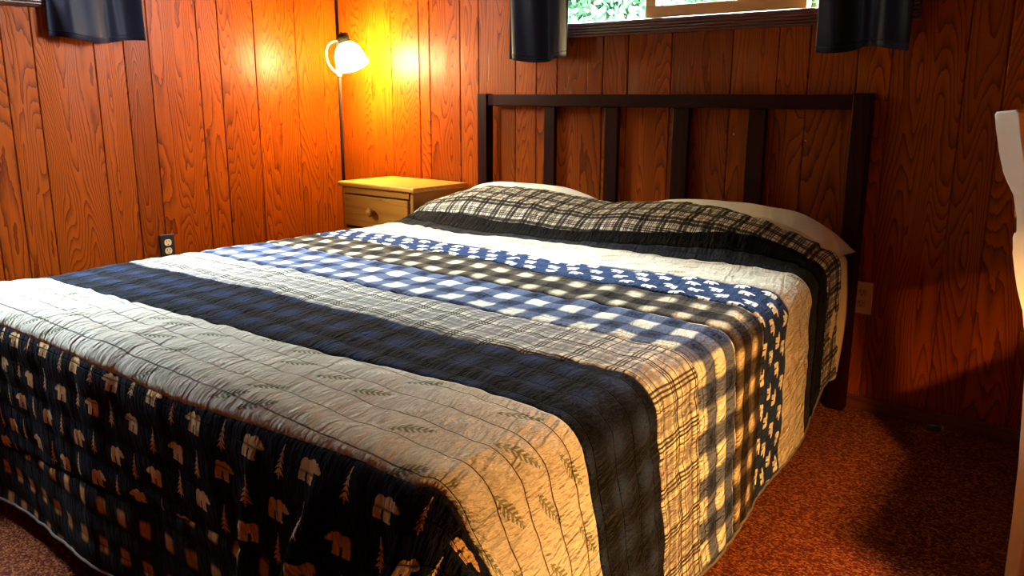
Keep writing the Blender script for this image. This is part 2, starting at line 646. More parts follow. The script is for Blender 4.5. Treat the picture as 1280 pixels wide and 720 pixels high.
def plank(name, w, z0, z1, parent, loc, rz):
    """one tongue-and-groove face, local x = width, y = into the wall."""
    t, c, g = 0.009, 0.0035, 0.0012
    w -= g
    bm = bmesh.new()
    prof = [(0, 0.0), (0, -t + c), (c, -t), (w - c, -t), (w, -t + c), (w, 0.0)]
    a = [bm.verts.new((x + g / 2, y, z0)) for x, y in prof]
    b = [bm.verts.new((x + g / 2, y, z1)) for x, y in prof]
    for i in range(len(prof) - 1):
        bm.faces.new((a[i], a[i + 1], b[i + 1], b[i]))
    bm.faces.new(a[::-1]); bm.faces.new(b)
    o = from_bm(name, bm, MAT['panel'], parent)
    o.location = loc
    o.rotation_euler = (0, 0, rz)
    return o


random.seed(4)


def fill_edges(lst, end):
    """carry the measured plank edges on with random widths of the same kind."""
    e = list(lst)
    s = 1 if end > e[-1] else -1
    while abs(end - e[-1]) > 0.26:
        e.append(e[-1] + s * random.choice((0.10, 0.13, 0.16, 0.20, 0.24)))
    e.append(end)
    return e


def lay(parent, edges, to_loc, rz, hole):
    for a, b in zip(edges[:-1], edges[1:]):
        lo, hi = min(a, b), max(a, b)
        if hole and hi > hole[0] and lo < hole[1]:
            # whole board below and above the opening, strips beside it where it only partly meets it
            plank('plank', hi - lo, 0.0, hole[2], parent, to_loc(lo, hi), rz)
            plank('plank', hi - lo, hole[3], RZ, parent, to_loc(lo, hi), rz)
            for c0, c1 in ((lo, hole[0]), (hole[1], hi)):
                if c1 - c0 > 0.004:
                    plank('plank', c1 - c0, hole[2], hole[3], parent, to_loc(c0, c1), rz)
        else:
            plank('plank', hi - lo, 0.0, RZ, parent, to_loc(lo, hi), rz)


BX = [0.0, 0.262, 0.430, 0.631, 0.704, 0.907, 1.024, 1.246, 1.365, 1.479, 1.714, 1.834, 2.031, 2.283, 2.459, 2.572, 2.738, 2.847, 3.068, 3.179]
LY = [0.0, -0.110, -0.280, -0.523, -0.716, -0.826, -1.062, -1.176, -1.303, -1.543, -1.656]
lay(wall_back, fill_edges(BX, RX), lambda lo, hi: (lo, 0, 0), 0.0, (BWX0, BWX1, BWZ0, BWZ1))
lay(wall_left, fill_edges(LY, RY), lambda lo, hi: (0, lo, 0), R(90), (LWY0, LWY1, LWZ0, LWZ1))
lay(wall_right, fill_edges([0.0], RY), lambda lo, hi: (RX, hi, 0), R(-90), None)
lay(wall_rear, fill_edges([0.0], RX), lambda lo, hi: (hi, RY, 0), R(180), None)

struct(box('baseboard_back', 0.012, RX - 0.01, -0.022, -0.0095, 0.0, 0.052, MAT['trim'], bevel=0.003))
struct(box('baseboard_left', 0.0095, 0.022, RY + 0.01, -0.03, 0.0, 0.052, MAT['trim_y'], bevel=0.003))


# ---- windows
def moulding(name, length, height, parent, mat, ribs=4, depth=0.03):
    """ribbed casing, local x along its length, y = out of the wall (negative), z up from 0."""
    prof = [(0.0, 0.0), (-depth * 0.55, 0.0), (-depth * 0.7, height * 0.10)]
    for i in range(ribs):
        z0 = height * (0.14 + 0.80 * i / ribs)
        z1 = height * (0.14 + 0.80 * (i + 1) / ribs)
        d = depth * (0.72 + 0.28 * (i + 1) / ribs)
        prof += [(-d + 0.005, z0), (-d, z0 + (z1 - z0) * 0.35), (-d, z0 + (z1 - z0) * 0.75), (-d + 0.004, z1)]
    prof += [(-depth, height * 0.97), (-depth * 0.9, height), (0.0, height)]
    bm = bmesh.new()
    a = [bm.verts.new((0, y, z)) for y, z in prof]
    b = [bm.verts.new((length, y, z)) for y, z in prof]
    n = len(prof)
    bm.faces.new(a); bm.faces.new(b[::-1])
    for i in range(n):
        bm.faces.new((a[i], b[i], b[(i + 1) % n], a[(i + 1) % n]))
    return from_bm(name, bm, mat, parent)


def window(name, loc, rz, W_, H_, panes):
    """local x along the wall, y into the wall, z up from the opening's bottom; panes = list of (x0, x1, y, sash?)"""
    t = struct(empty(name, loc, rz))
    o = moulding('window_sill', W_ + 0.12, 0.055, t, MAT['trim']); o.location = (-0.06, -0.009, -0.055)
    o = moulding('window_head', W_ + 0.12, 0.055, t, MAT['trim']); o.location = (-0.06, -0.009, H_)
    for x in (-0.055, W_):
        box('window_jamb', x, x + 0.055, -0.036, -0.009, 0.0, H_, MAT['trim'], t, 0.004)
    # lining of the opening
    box('window_frame', 0, W_, -0.005, 0.15, 0.0, 0.004, MAT['sash'], t)
    box('window_frame', 0, W_, -0.005, 0.15, H_ - 0.012, H_, MAT['sash'], t)
    box('window_frame', 0, 0.012, -0.005, 0.15, 0.004, H_ - 0.012, MAT['sash'], t)
    box('window_frame', W_ - 0.012, W_, -0.005, 0.15, 0.004, H_ - 0.012, MAT['sash'], t)
    for x0, x1, y, sash, bars in panes:
        r = 0.047 if sash else 0.012
        if sash:
            s = empty('window_sash', (0, 0, 0)); s.parent = t
            box('rail', x0, x1, y - 0.02, y + 0.02, 0.005, 0.005 + r, MAT['sash'], s, 0.003)
            box('rail', x0, x1, y - 0.02, y + 0.02, H_ - 0.013 - r, H_ - 0.013, MAT['sash'], s, 0.003)
            box('stile', x0, x0 + r, y - 0.02, y + 0.02, 0.005 + r, H_ - 0.013 - r, MAT['sash'], s, 0.003)
            box('stile', x1 - r, x1, y - 0.02, y + 0.02, 0.005 + r, H_ - 0.013 - r, MAT['sash'], s, 0.003)
            box('glass_pane', x0 + r - .004, x1 - r + .004, y - 0.002, y + 0.002, r, H_ - 0.013 - r, MAT['glass'], s)
            for bx_ in bars:
                box('bead', bx_ - 0.004, bx_ + 0.004, y + 0.003, y + 0.012, 0.005 + r, H_ - 0.013 - r, MAT['arm'], s)
        else:
            box('glass_pane', x0, x1, y - 0.002, y + 0.002, 0.004, H_ - 0.012, MAT['glass'], t)
    return t


wb = window('window_1', (BWX0, 0, BWZ0), 0.0, BWX1 - BWX0, BWZ1 - BWZ0,
            [(0.012, 0.60, 0.105, False, ()), (0.585, 1.235, 0.045, True, (0.935,)), (1.225, 1.548, 0.105, False, ())])
wl = window('window_2', (0, LWY0, LWZ0), R(90), LWY1 - LWY0, LWZ1 - LWZ0,
            [(0.012, 0.72, 0.105, False, ()), (0.68, 1.358, 0.045, True, ())])


# ------------------------------------------------------------------ outdoors
g = M('lawn', (0.03, 0.06, 0.02), 0.95)
nn = g.noise(g.coords('Object'), 3.0, 4.0, 0.6)
g.base(g.mix(nn, (0.025, 0.05, 0.015), (0.06, 0.085, 0.03)))
bm = bmesh.new()
for x0, x1, y0, y1 in ((-25, 30, 0.3, 25), (-25, -0.3, -25, 0.3)):
    bm_box(bm, x0, x1, y0, y1, -0.45, -0.35)
tag(struct(from_bm('ground', bm, g.mat)))

lf = M('hedge_leaf', (0.08, 0.16, 0.07), 0.8, spec=0.05)
_r = lf.node('ShaderNodeNewGeometry')
rr_ = X(lf.nt, _r.outputs['Random Per Island'])
lf.base(lf.mix(rr_, (0.034, 0.082, 0.036), (0.062, 0.125, 0.062)))
bark = M('hedge_bark', (0.06, 0.045, 0.03), 0.9).mat
rng = np.random.default_rng(7)


def make_hedge(loc, rz, half, top, N, lab):
    hedge = empty('hedge', loc, rz)
    tag(hedge, lab, 'hedge', 'hedges outside the cabin')
    cx = rng.uniform(-half, half, N)
    cz = rng.uniform(0.15, top, N)
    cy = rng.uniform(-0.45, 0.75, N) + 0.15 * np.sin(cx * 2.1) + 0.12 * np.sin(cz * 3.3 + cx)
    d = rng.normal(size=(N, 3)); d /= np.linalg.norm(d, axis=1)[:, None]
    e = rng.normal(size=(N, 3)); e -= d * (d * e).sum(1)[:, None]; e /= np.linalg.norm(e, axis=1)[:, None]
    ln = rng.uniform(0.030, 0.060, N)[:, None]
    c = np.stack([cx, cy, cz], 1)
    V = np.stack([c - d * ln, c + e * ln * 0.45, c + d * ln, c - e * ln * 0.45], 1).reshape(-1, 3)
    me = bpy.data.meshes.new('foliage')
    me.from_pydata(V.tolist(), [], np.arange(N * 4).reshape(N, 4).tolist())
    link('foliage', me, lf.mat, hedge)['kind'] = 'stuff'
    for k in range(9):
        x = -half + 0.3 + k * (2 * half - 0.6) / 8
        tube('stem', [(x, 0.05, 0.0), (x + 0.05, 0.1, 0.9), (x - 0.04, 0.0, 1.9), (x + 0.03, 0.06, top - 0.5)], [0.035, 0.028, 0.02, 0.008], bark, hedge, 7)


struct(box('sky_blocking_eave', -0.2, 4.7, WT, 0.56, 2.32, 2.40, MAT['trim']))  # added out of view to cut steep sky light through the back window
make_hedge((0.1, 2.3, -0.35), 0.0, 3.3, 3.5, 150000, 'tall pale green leafy hedge outside the window above the headboard')
make_hedge((-3.9, -3.4, -0.35), R(90), 4.6, 4.6, 120000, 'unseen leafy hedge added to block low sky light at the left wall window')  # added hedge, keeps low sky light off the far walls

# ------------------------------------------------------------------ bed frame and headboard
bed = empty('bed', (1.94, -0.05, 0))
tag(bed, 'dark stained wooden bed frame with open slatted headboard against the back wall', 'bed')


def bpart(name, x0, x1, y0, y1, z0, z1, mat=None, bevel=0.004, ax='x'):
    """world box as a child of the bed frame with its own origin so the grain follows it."""
    bm = bmesh.new()
    cx_, cy_, cz_ = (x0 + x1) / 2, (y0 + y1) / 2, z0
    bm_box(bm, x0 - cx_, x1 - cx_, y0 - cy_, y1 - cy_, 0, z1 - z0, bevel)
    o = from_bm(name, bm, mat or MAT['headboard'], bed)
    o.location = (cx_ - 1.94, cy_ + 0.05, cz_)
    return o


HBV = wood('espresso_upright', (0.020, 0.0032, 0.0016), (0.008, 0.002, 0.001), axis='z', rough=0.4, spec=0.05)
HY0, HY1 = -0.066, -0.030
bpart('headboard_post', 1.070, 1.128, HY0 - 0.008, HY1 + 0.004, 0.0, 1.106, HBV)
bpart('headboard_post', 2.752, 2.812, HY0 - 0.008, HY1 + 0.004, 0.0, 1.106, HBV)
bpart('top_rail', 1.128, 2.752, HY0, HY1, 1.052, 1.102)
bpart('bottom_rail', 1.128, 2.752, HY0, HY1, 0.36, 0.44)
for x0, x1 in ((1.446, 1.504), (1.760, 1.824), (2.074, 2.142), (2.380, 2.448)):
    bpart('slat', x0, x1, HY0 + 0.008, HY1 - 0.006, 0.44, 1.052, HBV, 0.003)
for x in (1.16, 2.72):
    bpart('side_rail', x - 0.02, x + 0.02, -2.15, HY0 - 0.008, 0.13, 0.17, MAT['black_metal'], 0.003)
for x in (1.17, 1.94, 2.76):
    for y in (-2.0, -0.42):
        leg = empty('leg', (x - 1.94, y + 0.05, 0)); leg.parent = bed
        tube('leg_tube', [(0, 0, 0.02), (0, 0, 0.16)], 0.017, MAT['black_metal'], leg)
        lathe('glide', [(0.0, 0.0), (0.034, 0.0), (0.036, 0.012), (0.022, 0.03), (0.0, 0.032)], MAT['blackplastic'], leg, 20)
for y in (-2.0, -0.42):
    bpart('cross_bar', 1.18, 2.70, y - 0.015, y + 0.015, 0.135, 0.165, MAT['black_metal'], 0.003)

tag(box('box_spring', 1.13, 2.76, -2.17, -0.08, 0.172, 0.345, MAT['mattress'], None, 0.025, 3),
    'box spring hidden under the mattress and patchwork quilt', 'box spring')
tag(box('mattress', 1.13, 2.755, -2.17, -0.08, 0.347, 0.572, MAT['mattress'], None, 0.05, 4),
    'thick mattress lying under the patchwork quilt', 'mattress')


# ------------------------------------------------------------------ quilt
def sstep(a, b, x):
    t = np.clip((x - a) / (b - a), 0, 1)
    return t * t * (3 - 2 * t)


ZT = 0.592
RR = 0.07
XL0, XR0 = 1.075, 2.93
PILX = np.array([0.90, 0.97, 1.05, 1.17, 1.29, 1.45, 1.64, 1.80, 1.92, 2.03, 2.165, 2.35, 2.54, 2.66, 2.74, 2.82, 2.9])
PILZ = np.array([-.01, .02, .06, .10, .122, .126, .118, .105, .093, .106, .124, .122, .108, .075, .040, .010, .0])


def pil(x, y):
    f = np.interp(x, PILX, PILZ)
    prof = sstep(-0.62, -0.54, y) * 0.18 + sstep(-0.57, -0.40, y) * 0.62 + sstep(-0.44, -0.24, y) * 0.20
    return f * prof


def xR(y):
    return np.interp(-y, [0.0, 0.3, 0.6, 0.9, 1.4, 1.7, 2.1, 2.5], [2.795, 2.815, 2.855, 2.895, 2.945, 2.965, 2.985, 2.985])


def xL(y):
    return np.interp(-y, [0.0, 0.4, 0.8, 2.5], [0.995, 1.02, 1.075, 1.075])


YF = -2.285          # foot edge of the bed under the quilt


def LR(y):           # overhang length on the right
    return np.interp(-y, [0.0, 0.30, 0.45, 0.60, 0.80, 1.2, 2.5], [0.47, 0.485, 0.51, 0.53, 0.54, 0.555, 0.565])


def roll(a, flare):
    """arc length past the edge -> (outward, drop)"""
    q = RR * math.pi / 2
    t = np.minimum(a, q) / RR
    e = np.maximum(a - q, 0)
    return RR * np.sin(t) + e * flare, RR * (1 - np.cos(t)) + e * np.sqrt(1 - flare * flare)


def drape(k, t):
    """k in [-1,2]: <0 left overhang, 0..1 across the top, >1 right overhang; t = unrolled length."""
    tt = np.maximum(t, YF + RR)
    xl, xr = xL(tt) + RR, xR(tt) - RR
    b = np.maximum((YF + RR) - t, 0)
    aR = np.maximum(k - 1, 0) * LR(tt)
    aL = np.maximum(-k, 0) * 0.5
    a = np.maximum(aR, aL)
    xt = xl + np.clip(k, 0, 1) * (xr - xl)
    p = 5.0
    rho = (a ** p + b ** p) ** (1 / p)
    hyp = np.maximum(np.hypot(a, b), 1e-9)
    cs, sn = a / hyp, b / hyp
    corner = np.minimum(a, b)
    flare = 0.012 + 0.30 * np.clip(corner / 0.12, 0, 1) * np.clip(1.3 - corner / 0.5, 0, 1) + (0.08 * sstep(1.5, 2.2, -tt) + 0.46 * sstep(1.95, 2.38, -t)) * (k > 1)
    out, drop = roll(rho, flare)
    sx = np.where(k > 0.5, 1.0, -1.0)
    # soft folds of the hanging sides
    hang = np.clip((rho - 0.1) / 0.4, 0, 1)
    out = out + hang * (0.006 * np.sin(tt * 9.0 + 1.0) * cs + 0.012 * np.sin(xt * 7.0 + 0.6) * sn)
    x = xt + sx * out * cs
    y = tt - out * sn
    z = ZT + pil(np.where(k > 1, xr + 0.02, np.where(k < 0, xl - 0.03, xt)), tt) * np.where((k > 1) | (k < 0), 0.75, 1.0) - drop
    # the right side trails a little towards the head
    y = y + np.where(k > 1, aR * 0.17 * np.clip((-tt - 0.9) / 0.9, 0, 1), 0)
    # mattress crown
    z = z - 0.010 * np.clip((np.abs(np.clip(k, 0, 1) - 0.5) * 2), 0, 1) ** 2
    # two slanting folds in the foot drop near the corner
    for fx0, slope, amp, wd in ((2.80, 0.42, 0.030, 0.020), (2.60, 0.22, 0.016, 0.018), (2.735, -0.10, 0.012, 0.014)):
        dd = (xt - (fx0 - b * slope)) / wd
        y = y - amp * np.exp(-dd * dd) * np.clip((b - 0.07) / 0.12, 0, 1) * (k <= 1.001)
    return np.stack([x, y, np.maximum(z, 0.012)], -1)


def lattice_noise(u, v, seed):
    rg = np.random.default_rng(seed)
    tab = rg.uniform(-1, 1, (256, 256))
    iu, iv = np.floor(u).astype(int), np.floor(v).astype(int)
    fu, fv = u - iu, v - iv
    fu, fv = fu * fu * (3 - 2 * fu), fv * fv * (3 - 2 * fv)
    g_ = lambda a, b: tab[a % 256, b % 256]
    return (g_(iu, iv) * (1 - fu) + g_(iu + 1, iv) * fu) * (1 - fv) + (g_(iu, iv + 1) * (1 - fu) + g_(iu + 1, iv + 1) * fu) * fv


KN = np.concatenate([np.linspace(-1, -0.05, 26), np.linspace(0, 1, 190), np.linspace(1.012, 2, 74)])


def s_of(k):
    return XL0 + np.clip(k, 0, 1) * (XR0 - XL0) + np.maximum(k - 1, 0) * 0.575 - np.maximum(-k, 0) * 0.5


def seam(pts):
    xs, ys = zip(*pts)
    return np.interp(s_of(KN), xs, ys)


SEAMS = [seam([(1.1, -2.800), (2.92, -2.70)]),
         seam([(1.2, -2.644), (2.5, -2.50), (2.92, -2.47)]),
         seam([(1.2, -2.292), (2.3, -2.290), (2.8, -2.255)]),
         seam([(1.08, -2.032), (1.7, -2.030), (2.2, -2.00), (2.70, -1.955), (2.92, -1.945)]),
         seam([(1.08, -1.772), (2.55, -1.735), (2.92, -1.695)]),
         seam([(1.1, -1.528), (2.1, -1.54), (2.92, -1.493)]),
         seam([(1.1, -1.272), (2.1, -1.287), (2.92, -1.278)]),
         seam([(1.1, -1.058), (1.9, -1.065), (2.38, -1.10), (2.92, -1.065)]),
         seam([(1.1, -0.893), (1.65, -0.892), (2.2, -0.925), (2.7, -0.858), (2.92, -0.85)]),
         seam([(1.1, -0.640), (1.5, -0.700), (2.3, -0.625), (2.92, -0.60)]),
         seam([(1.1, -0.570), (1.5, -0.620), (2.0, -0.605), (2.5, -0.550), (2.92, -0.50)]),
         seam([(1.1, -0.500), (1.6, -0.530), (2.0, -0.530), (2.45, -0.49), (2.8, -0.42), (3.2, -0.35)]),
         seam([(1.1, -0.215), (2.3, -0.215), (2.55, -0.235), (2.8, -0.290), (3.0, -0.215), (3.5, -0.172)])]
STRIPS = [('sq', 'black strip with brown squares'), ('bear', 'black strip printed with tan bears and pine trees'), ('tan', 'tan strip with leafy sprigs'),
          ('navy', 'dark navy check strip'), ('plaid', 'white and black plaid strip'), ('ging', 'blue and white gingham strip'),
          ('olive', 'olive brown check strip'), ('nbear', 'navy strip with white bears'), ('tan2', 'narrow tan strip near the pillows'),
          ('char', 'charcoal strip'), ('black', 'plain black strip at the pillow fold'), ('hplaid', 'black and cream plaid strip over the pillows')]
quilt = empty('patchwork_quilt', (1.94, -1.2, 0.0))
tag(quilt, 'patchwork quilt of bear, pine and plaid strips draped over the bed', 'quilt')

# full grid first, so that neighbouring strips meet without a step
rows, owner = [], []
for i in range(len(STRIPS)):
    hgt = float(np.mean(SEAMS[i + 1] - SEAMS[i]))
    n = max(6, int(round(hgt / 0.0095)))
    vs = np.linspace(0, 1, n + 1)
    start = len(rows) if i == 0 else len(rows) - 1
    for j, vv in enumerate(vs):
        if i > 0 and j == 0: continue
        rows.append(SEAMS[i] * (1 - vv) + SEAMS[i + 1] * vv)
    owner.append((start, len(rows) - 1))
T = np.stack(rows)                                  # rows x cols
K = np.broadcast_to(KN, T.shape)
S = np.broadcast_to(s_of(KN), T.shape)
P = drape(K, T)
du = np.gradient(P, axis=1)
dv = np.gradient(P, axis=0)
NRM = np.cross(du, dv)
NRM /= np.maximum(np.linalg.norm(NRM, axis=2), 1e-9)[..., None]
h = 0.0028 * np.abs(np.sin(np.pi * T / 0.064))                                             # quilted channels
h = h + 0.0026 * lattice_noise(S * 34 + T * 8, T * 7, 3) + 0.0035 * lattice_noise(S * 5.0, T * 4.0, 5)
h = h + 0.0030 * lattice_noise(S * 16 + 3, T * 4.0 + S * 2, 9)
for sm in SEAMS[1:-1]:
    h = h - 0.0028 * np.exp(-((T - sm[None]) / 0.006) ** 2)
P = P + NRM * h[..., None]
P = P - np.array(quilt.location)
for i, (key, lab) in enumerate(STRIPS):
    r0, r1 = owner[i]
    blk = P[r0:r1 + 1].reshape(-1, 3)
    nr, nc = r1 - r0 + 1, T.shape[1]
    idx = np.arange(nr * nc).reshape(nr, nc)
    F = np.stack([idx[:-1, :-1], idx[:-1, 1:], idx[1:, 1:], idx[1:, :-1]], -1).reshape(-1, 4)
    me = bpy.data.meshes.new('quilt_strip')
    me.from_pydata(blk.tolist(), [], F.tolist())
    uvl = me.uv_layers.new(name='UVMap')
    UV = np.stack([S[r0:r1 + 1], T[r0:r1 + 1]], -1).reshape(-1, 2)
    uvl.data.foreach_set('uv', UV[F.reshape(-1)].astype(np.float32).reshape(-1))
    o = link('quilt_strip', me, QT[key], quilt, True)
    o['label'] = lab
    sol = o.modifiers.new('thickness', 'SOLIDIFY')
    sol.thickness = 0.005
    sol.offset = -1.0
hem = [P[r, -1] for r in range(T.shape[0] - 1, -1, -3)] + [P[0, c_] for c_ in range(T.shape[1] - 1, -1, -3)]
tube('binding', [tuple(p) for p in hem], 0.0042, QT['binding'], quilt, 6)


# ------------------------------------------------------------------ pillows and sheet
def pillow(name, x0, x1, y0, y1, z0, h_, lab, droop=0.0):
    nx, ny = 48, 30
    bm = bmesh.new()
    cx_, cy_ = (x0 + x1) / 2, (y0 + y1) / 2
    rg = []
    for side in (1, -1):
        g_ = []
        for j in range(ny + 1):
            v = -1 + 2 * j / ny
            row = []
            for i in range(nx + 1):
                u = -1 + 2 * i / nx
                pu = (1 - abs(u) ** 3.2) ** 0.55
                pv = (1 - abs(v) ** 2.6) ** 0.60
                th = pu * pv
                pin = 1 - 0.05 * (abs(u) ** 4) * (1 - abs(v)) - 0.04 * abs(v) ** 4 * (1 - abs(u))
                wr_ = 0.004 * mnoise.noise(Vector((u * 4 + x0, v * 3, side * 2.0)))
                z = h_ * th + wr_ * th if side > 0 else 0.0
                wx, wy = cx_ + u * (x1 - x0) / 2, cy_ + v * (y1 - y0) / 2
                if side > 0 and wy < -0.20:
                    ov = min(1.0, max(0.0, (wx - (float(xR(wy)) - RR)) / RR))
                    z = min(z, max(0.0, ZT - z0 - 0.014 + float(pil(wx, wy)) * (1 - 0.3 * ov) - RR * (1 - math.sqrt(1 - ov * ov)) - 0.02 * ov))
                row.append(bm.verts.new((u * (x1 - x0) / 2 * pin, v * (y1 - y0) / 2 * pin, max(z, 0.0) - droop * max(0, u) ** 4)))
            g_.append(row)
        for j in range(ny):
            for i in range(nx):
                bm.faces.new((g_[j][i], g_[j][i + 1], g_[j + 1][i + 1], g_[j + 1][i]))
    bmesh.ops.remove_doubles(bm, verts=bm.verts, dist=0.0004)
    o = from_bm(name, bm, MAT['pillow'], None, True)
    o.location = (cx_, cy_, z0)
    tag(o, lab, 'pillow', 'pillows under the quilt')
    return o


pillow('pillow', 1.04, 1.925, -0.43, -0.075, 0.578, 0.160, 'pale pillow under the quilt on the nightstand side')
pillow('pillow', 1.955, 2.81, -0.43, -0.075, 0.578, 0.155, 'pale pillow under the quilt on the tan wall outlet side')


def sheet():
    """cream sheet over the head of the mattress, hanging down its right side."""
    ny, nt, ns = 24, 40, 60
    y = np.linspace(-0.62, -0.125, ny + 1)
    xs, zs = [], []
    r = 0.03
    prof = [(1.10 + (2.80 - r - 1.10) * i / nt, 0.5755) for i in range(nt + 1)]
    for i in range(1, 9):
        a = math.pi / 2 * i / 8
        prof.append((2.80 - r + r * math.sin(a), 0.5755 - r * (1 - math.cos(a))))
    for i in range(1, ns + 1):
        prof.append((2.80 + 0.012 * math.sin(i / ns * 3.0), 0.5455 - (0.5455 - 0.145) * i / ns))
    prof = np.array(prof)
    n = len(prof)
    V = []
    for j, yy in enumerate(y):
        for i, (px_, pz_) in enumerate(prof):
            hang = max(0.0, (0.5755 - pz_) / 0.43)
            w_ = 0.006 * math.sin(yy * 46 + hang * 3) * hang
            V.append((px_ + w_, yy - 0.0 + 0.02 * hang * math.sin(hang * 6) * 0.5, pz_))
    idx = np.arange((ny + 1) * n).reshape(ny + 1, n)
    F = np.stack([idx[:-1, :-1], idx[:-1, 1:], idx[1:, 1:], idx[1:, :-1]], -1).reshape(-1, 4)
    me = bpy.data.meshes.new('bed_sheet')
    me.from_pydata(V, [], F.tolist())
    o = link('bed_sheet', me, MAT['sheet'], None, True)
    sol = o.modifiers.new('thickness', 'SOLIDIFY')
    sol.thickness = 0.002
    tag(o, 'cream sheet hanging down the mattress side behind the plaid quilt end', 'sheet')


sheet()

# ------------------------------------------------------------------ nightstand
ns_ = empty('nightstand', (0.70, -0.19, 0))
tag(ns_, 'honey pine nightstand with round knob drawers in the corner', 'nightstand')


def npart(name, x0, x1, y0, y1, z0, z1, mat, bevel=0.003, parent=None):
    bm = bmesh.new()
    cx_, cy_ = (x0 + x1) / 2, (y0 + y1) / 2
    bm_box(bm, x0 - cx_, x1 - cx_, y0 - cy_, y1 - cy_, 0, z1 - z0, bevel)
    o = from_bm(name, bm, mat, parent or ns_)
    o.location = (cx_ - (0.70 if parent is None else 0), cy_ + (0.19 if parent is None else 0), z0)
    return o


PV = wood('honey_pine_side', (0.38, 0.135, 0.015), (0.20, 0.055, 0.006), axis='z', rough=0.36, amp=0.6, rings=9, across=9.0, tint=0.15, spec=0.15)
bm = bmesh.new()
bm_box(bm, -0.268, 0.268, -0.196, 0.168, 0.0, 0.022, 0.008, 3)
o = from_bm('top', bm, MAT['pine_top'], ns_); o.location = (0, -0.018 + 0.014, 0.668)
for x in (0.452, 0.930):
    npart('side_panel', x - 0.010, x + 0.010, -0.365, -0.022, 0.0, 0.668, PV)
npart('back_panel', 0.462, 0.920, -0.030, -0.022, 0.06, 0.66, PV)
npart('face_rail', 0.462, 0.920, -0.372, -0.352, 0.635, 0.666, MAT['pine'])
npart('plinth', 0.462, 0.920, -0.362, -0.345, 0.0, 0.07, MAT['pine'])
for z0, z1 in ((0.478, 0.628), (0.28, 0.466), (0.078, 0.268)):
    dr = empty('drawer', (0, 0, 0)); dr.parent = ns_
    bm = bmesh.new()
    bm_box(bm, -0.222, 0.222, -0.009, 0.009, 0, z1 - z0, 0.004)
    o = from_bm('drawer_front', bm, MAT['pine'], dr); o.location = (-0.009, -0.178, z0)
    bm = bmesh.new()
    bm_box(bm, -0.21, 0.21, 0.0, 0.29, 0, z1 - z0 - 0.02, 0.002)
    o = from_bm('drawer_box', bm, PV, dr); o.location = (-0.009, -0.169, z0 + 0.006)
    o = lathe('knob', [(0.0, 0.0), (0.009, 0.0), (0.008, 0.012), (0.019, 0.018), (0.022, 0.027), (0.016, 0.035), (0.0, 0.038)], PV, dr, 24,
              (0, 0, 0), (0, -1, 0))
    o.location = (-0.020, -0.187, (z0 + z1) / 2 + 0.005)

# ------------------------------------------------------------------ pole lamp
LX, LYY = 0.260, -0.208
lamp = empty('pole_lamp', (LX, LYY, 0))
tag(lamp, 'tall dark pole lamp with lit white glass shade in the corner', 'lamp')
tube('pole', [(0, 0, 0.012), (0, 0, RZ - 0.012)], 0.0085, MAT['pole'], lamp, 16)
lathe('base', [(0.0, 0.0), (0.05, 0.0), (0.05, 0.008), (0.02, 0.014), (0.011, 0.03), (0.0, 0.03)], MAT['pole'], lamp, 28)
lathe('ceiling_cap', [(0.0, RZ), (0.03, RZ), (0.03, RZ - 0.008), (0.011, RZ - 0.03), (0.0, RZ - 0.03)], MAT['pole'], lamp, 28)
# shade axis: from the socket down and to the camera's right
AX = Vector((0.42, 0.02, -0.90)).normalized()
SO = Vector((0.050, -0.01, 1.378))             # top of the socket, lamp space
head = empty('lamp_head', (0, 0, 0)); head.parent = lamp
lathe('socket', [(0.0, -0.012), (0.030, -0.010), (0.033, -0.006), (0.031, 0.046), (0.033, 0.048), (0.0, 0.048)], MAT['socket'], head, 28, SO, AX)
tube('finial', [SO - AX * 0.030, SO - AX * 0.018, SO - AX * 0.002], [0.003, 0.005, 0.004], MAT['pole'], head, 10)
sh = M('frosted_glass_lit', (0.95, 0.9, 0.8), 0.4)
sh.b.inputs['Emission Color'].default_value = (1.0, 0.77, 0.34, 1)
sh.b.inputs['Emission Strength'].default_value = 520.0
SS = SO + AX * 0.040
bell = [(0.024, 0.0), (0.038, 0.006), (0.052, 0.025), (0.061, 0.055), (0.067, 0.088), (0.073, 0.120), (0.071, 0.120), (0.063, 0.086), (0.057, 0.054), (0.048, 0.026), (0.034, 0.008), (0.02, 0.002)]
bell = [(r * 1.10, h_ * 0.93) for r, h_ in bell]
lathe('glass_shade', bell, sh.mat, head, 40, SS, AX)
bl = M('bulb_glow', (1, 1, 1), 0.4)
bl.b.inputs['Emission Color'].default_value = (1.0, 0.80, 0.50, 1)
bl.b.inputs['Emission Strength'].default_value = 320.0
BO = SS + AX * 0.03
lathe('bulb', [(0.012, 0.0), (0.014, 0.015), (0.024, 0.034), (0.028, 0.048), (0.022, 0.064), (0.010, 0.072), (0.0, 0.074)], bl.mat, head, 24, BO, AX)
lathe('swivel', [(0.0, -0.016), (0.013, -0.016), (0.014, 0.0), (0.013, 0.016), (0.0, 0.016)], MAT['arm'], lamp, 20, (0, 0, 1.205), (0, 0, 1))
ap = []
A0, A1, A2, A3 = Vector((0.0, -0.012, 1.205)), Vector((-0.065, -0.06, 1.25)), Vector((-0.055, -0.055, 1.40)), SO + AX * 0.03
for i in range(17):
    t = i / 16
    ap.append(A0 * (1 - t) ** 3 + A1 * 3 * t * (1 - t) ** 2 + A2 * 3 * t * t * (1 - t) + A3 * t ** 3)
tube('arm', ap, 0.0055, MAT['arm'], lamp, 10)


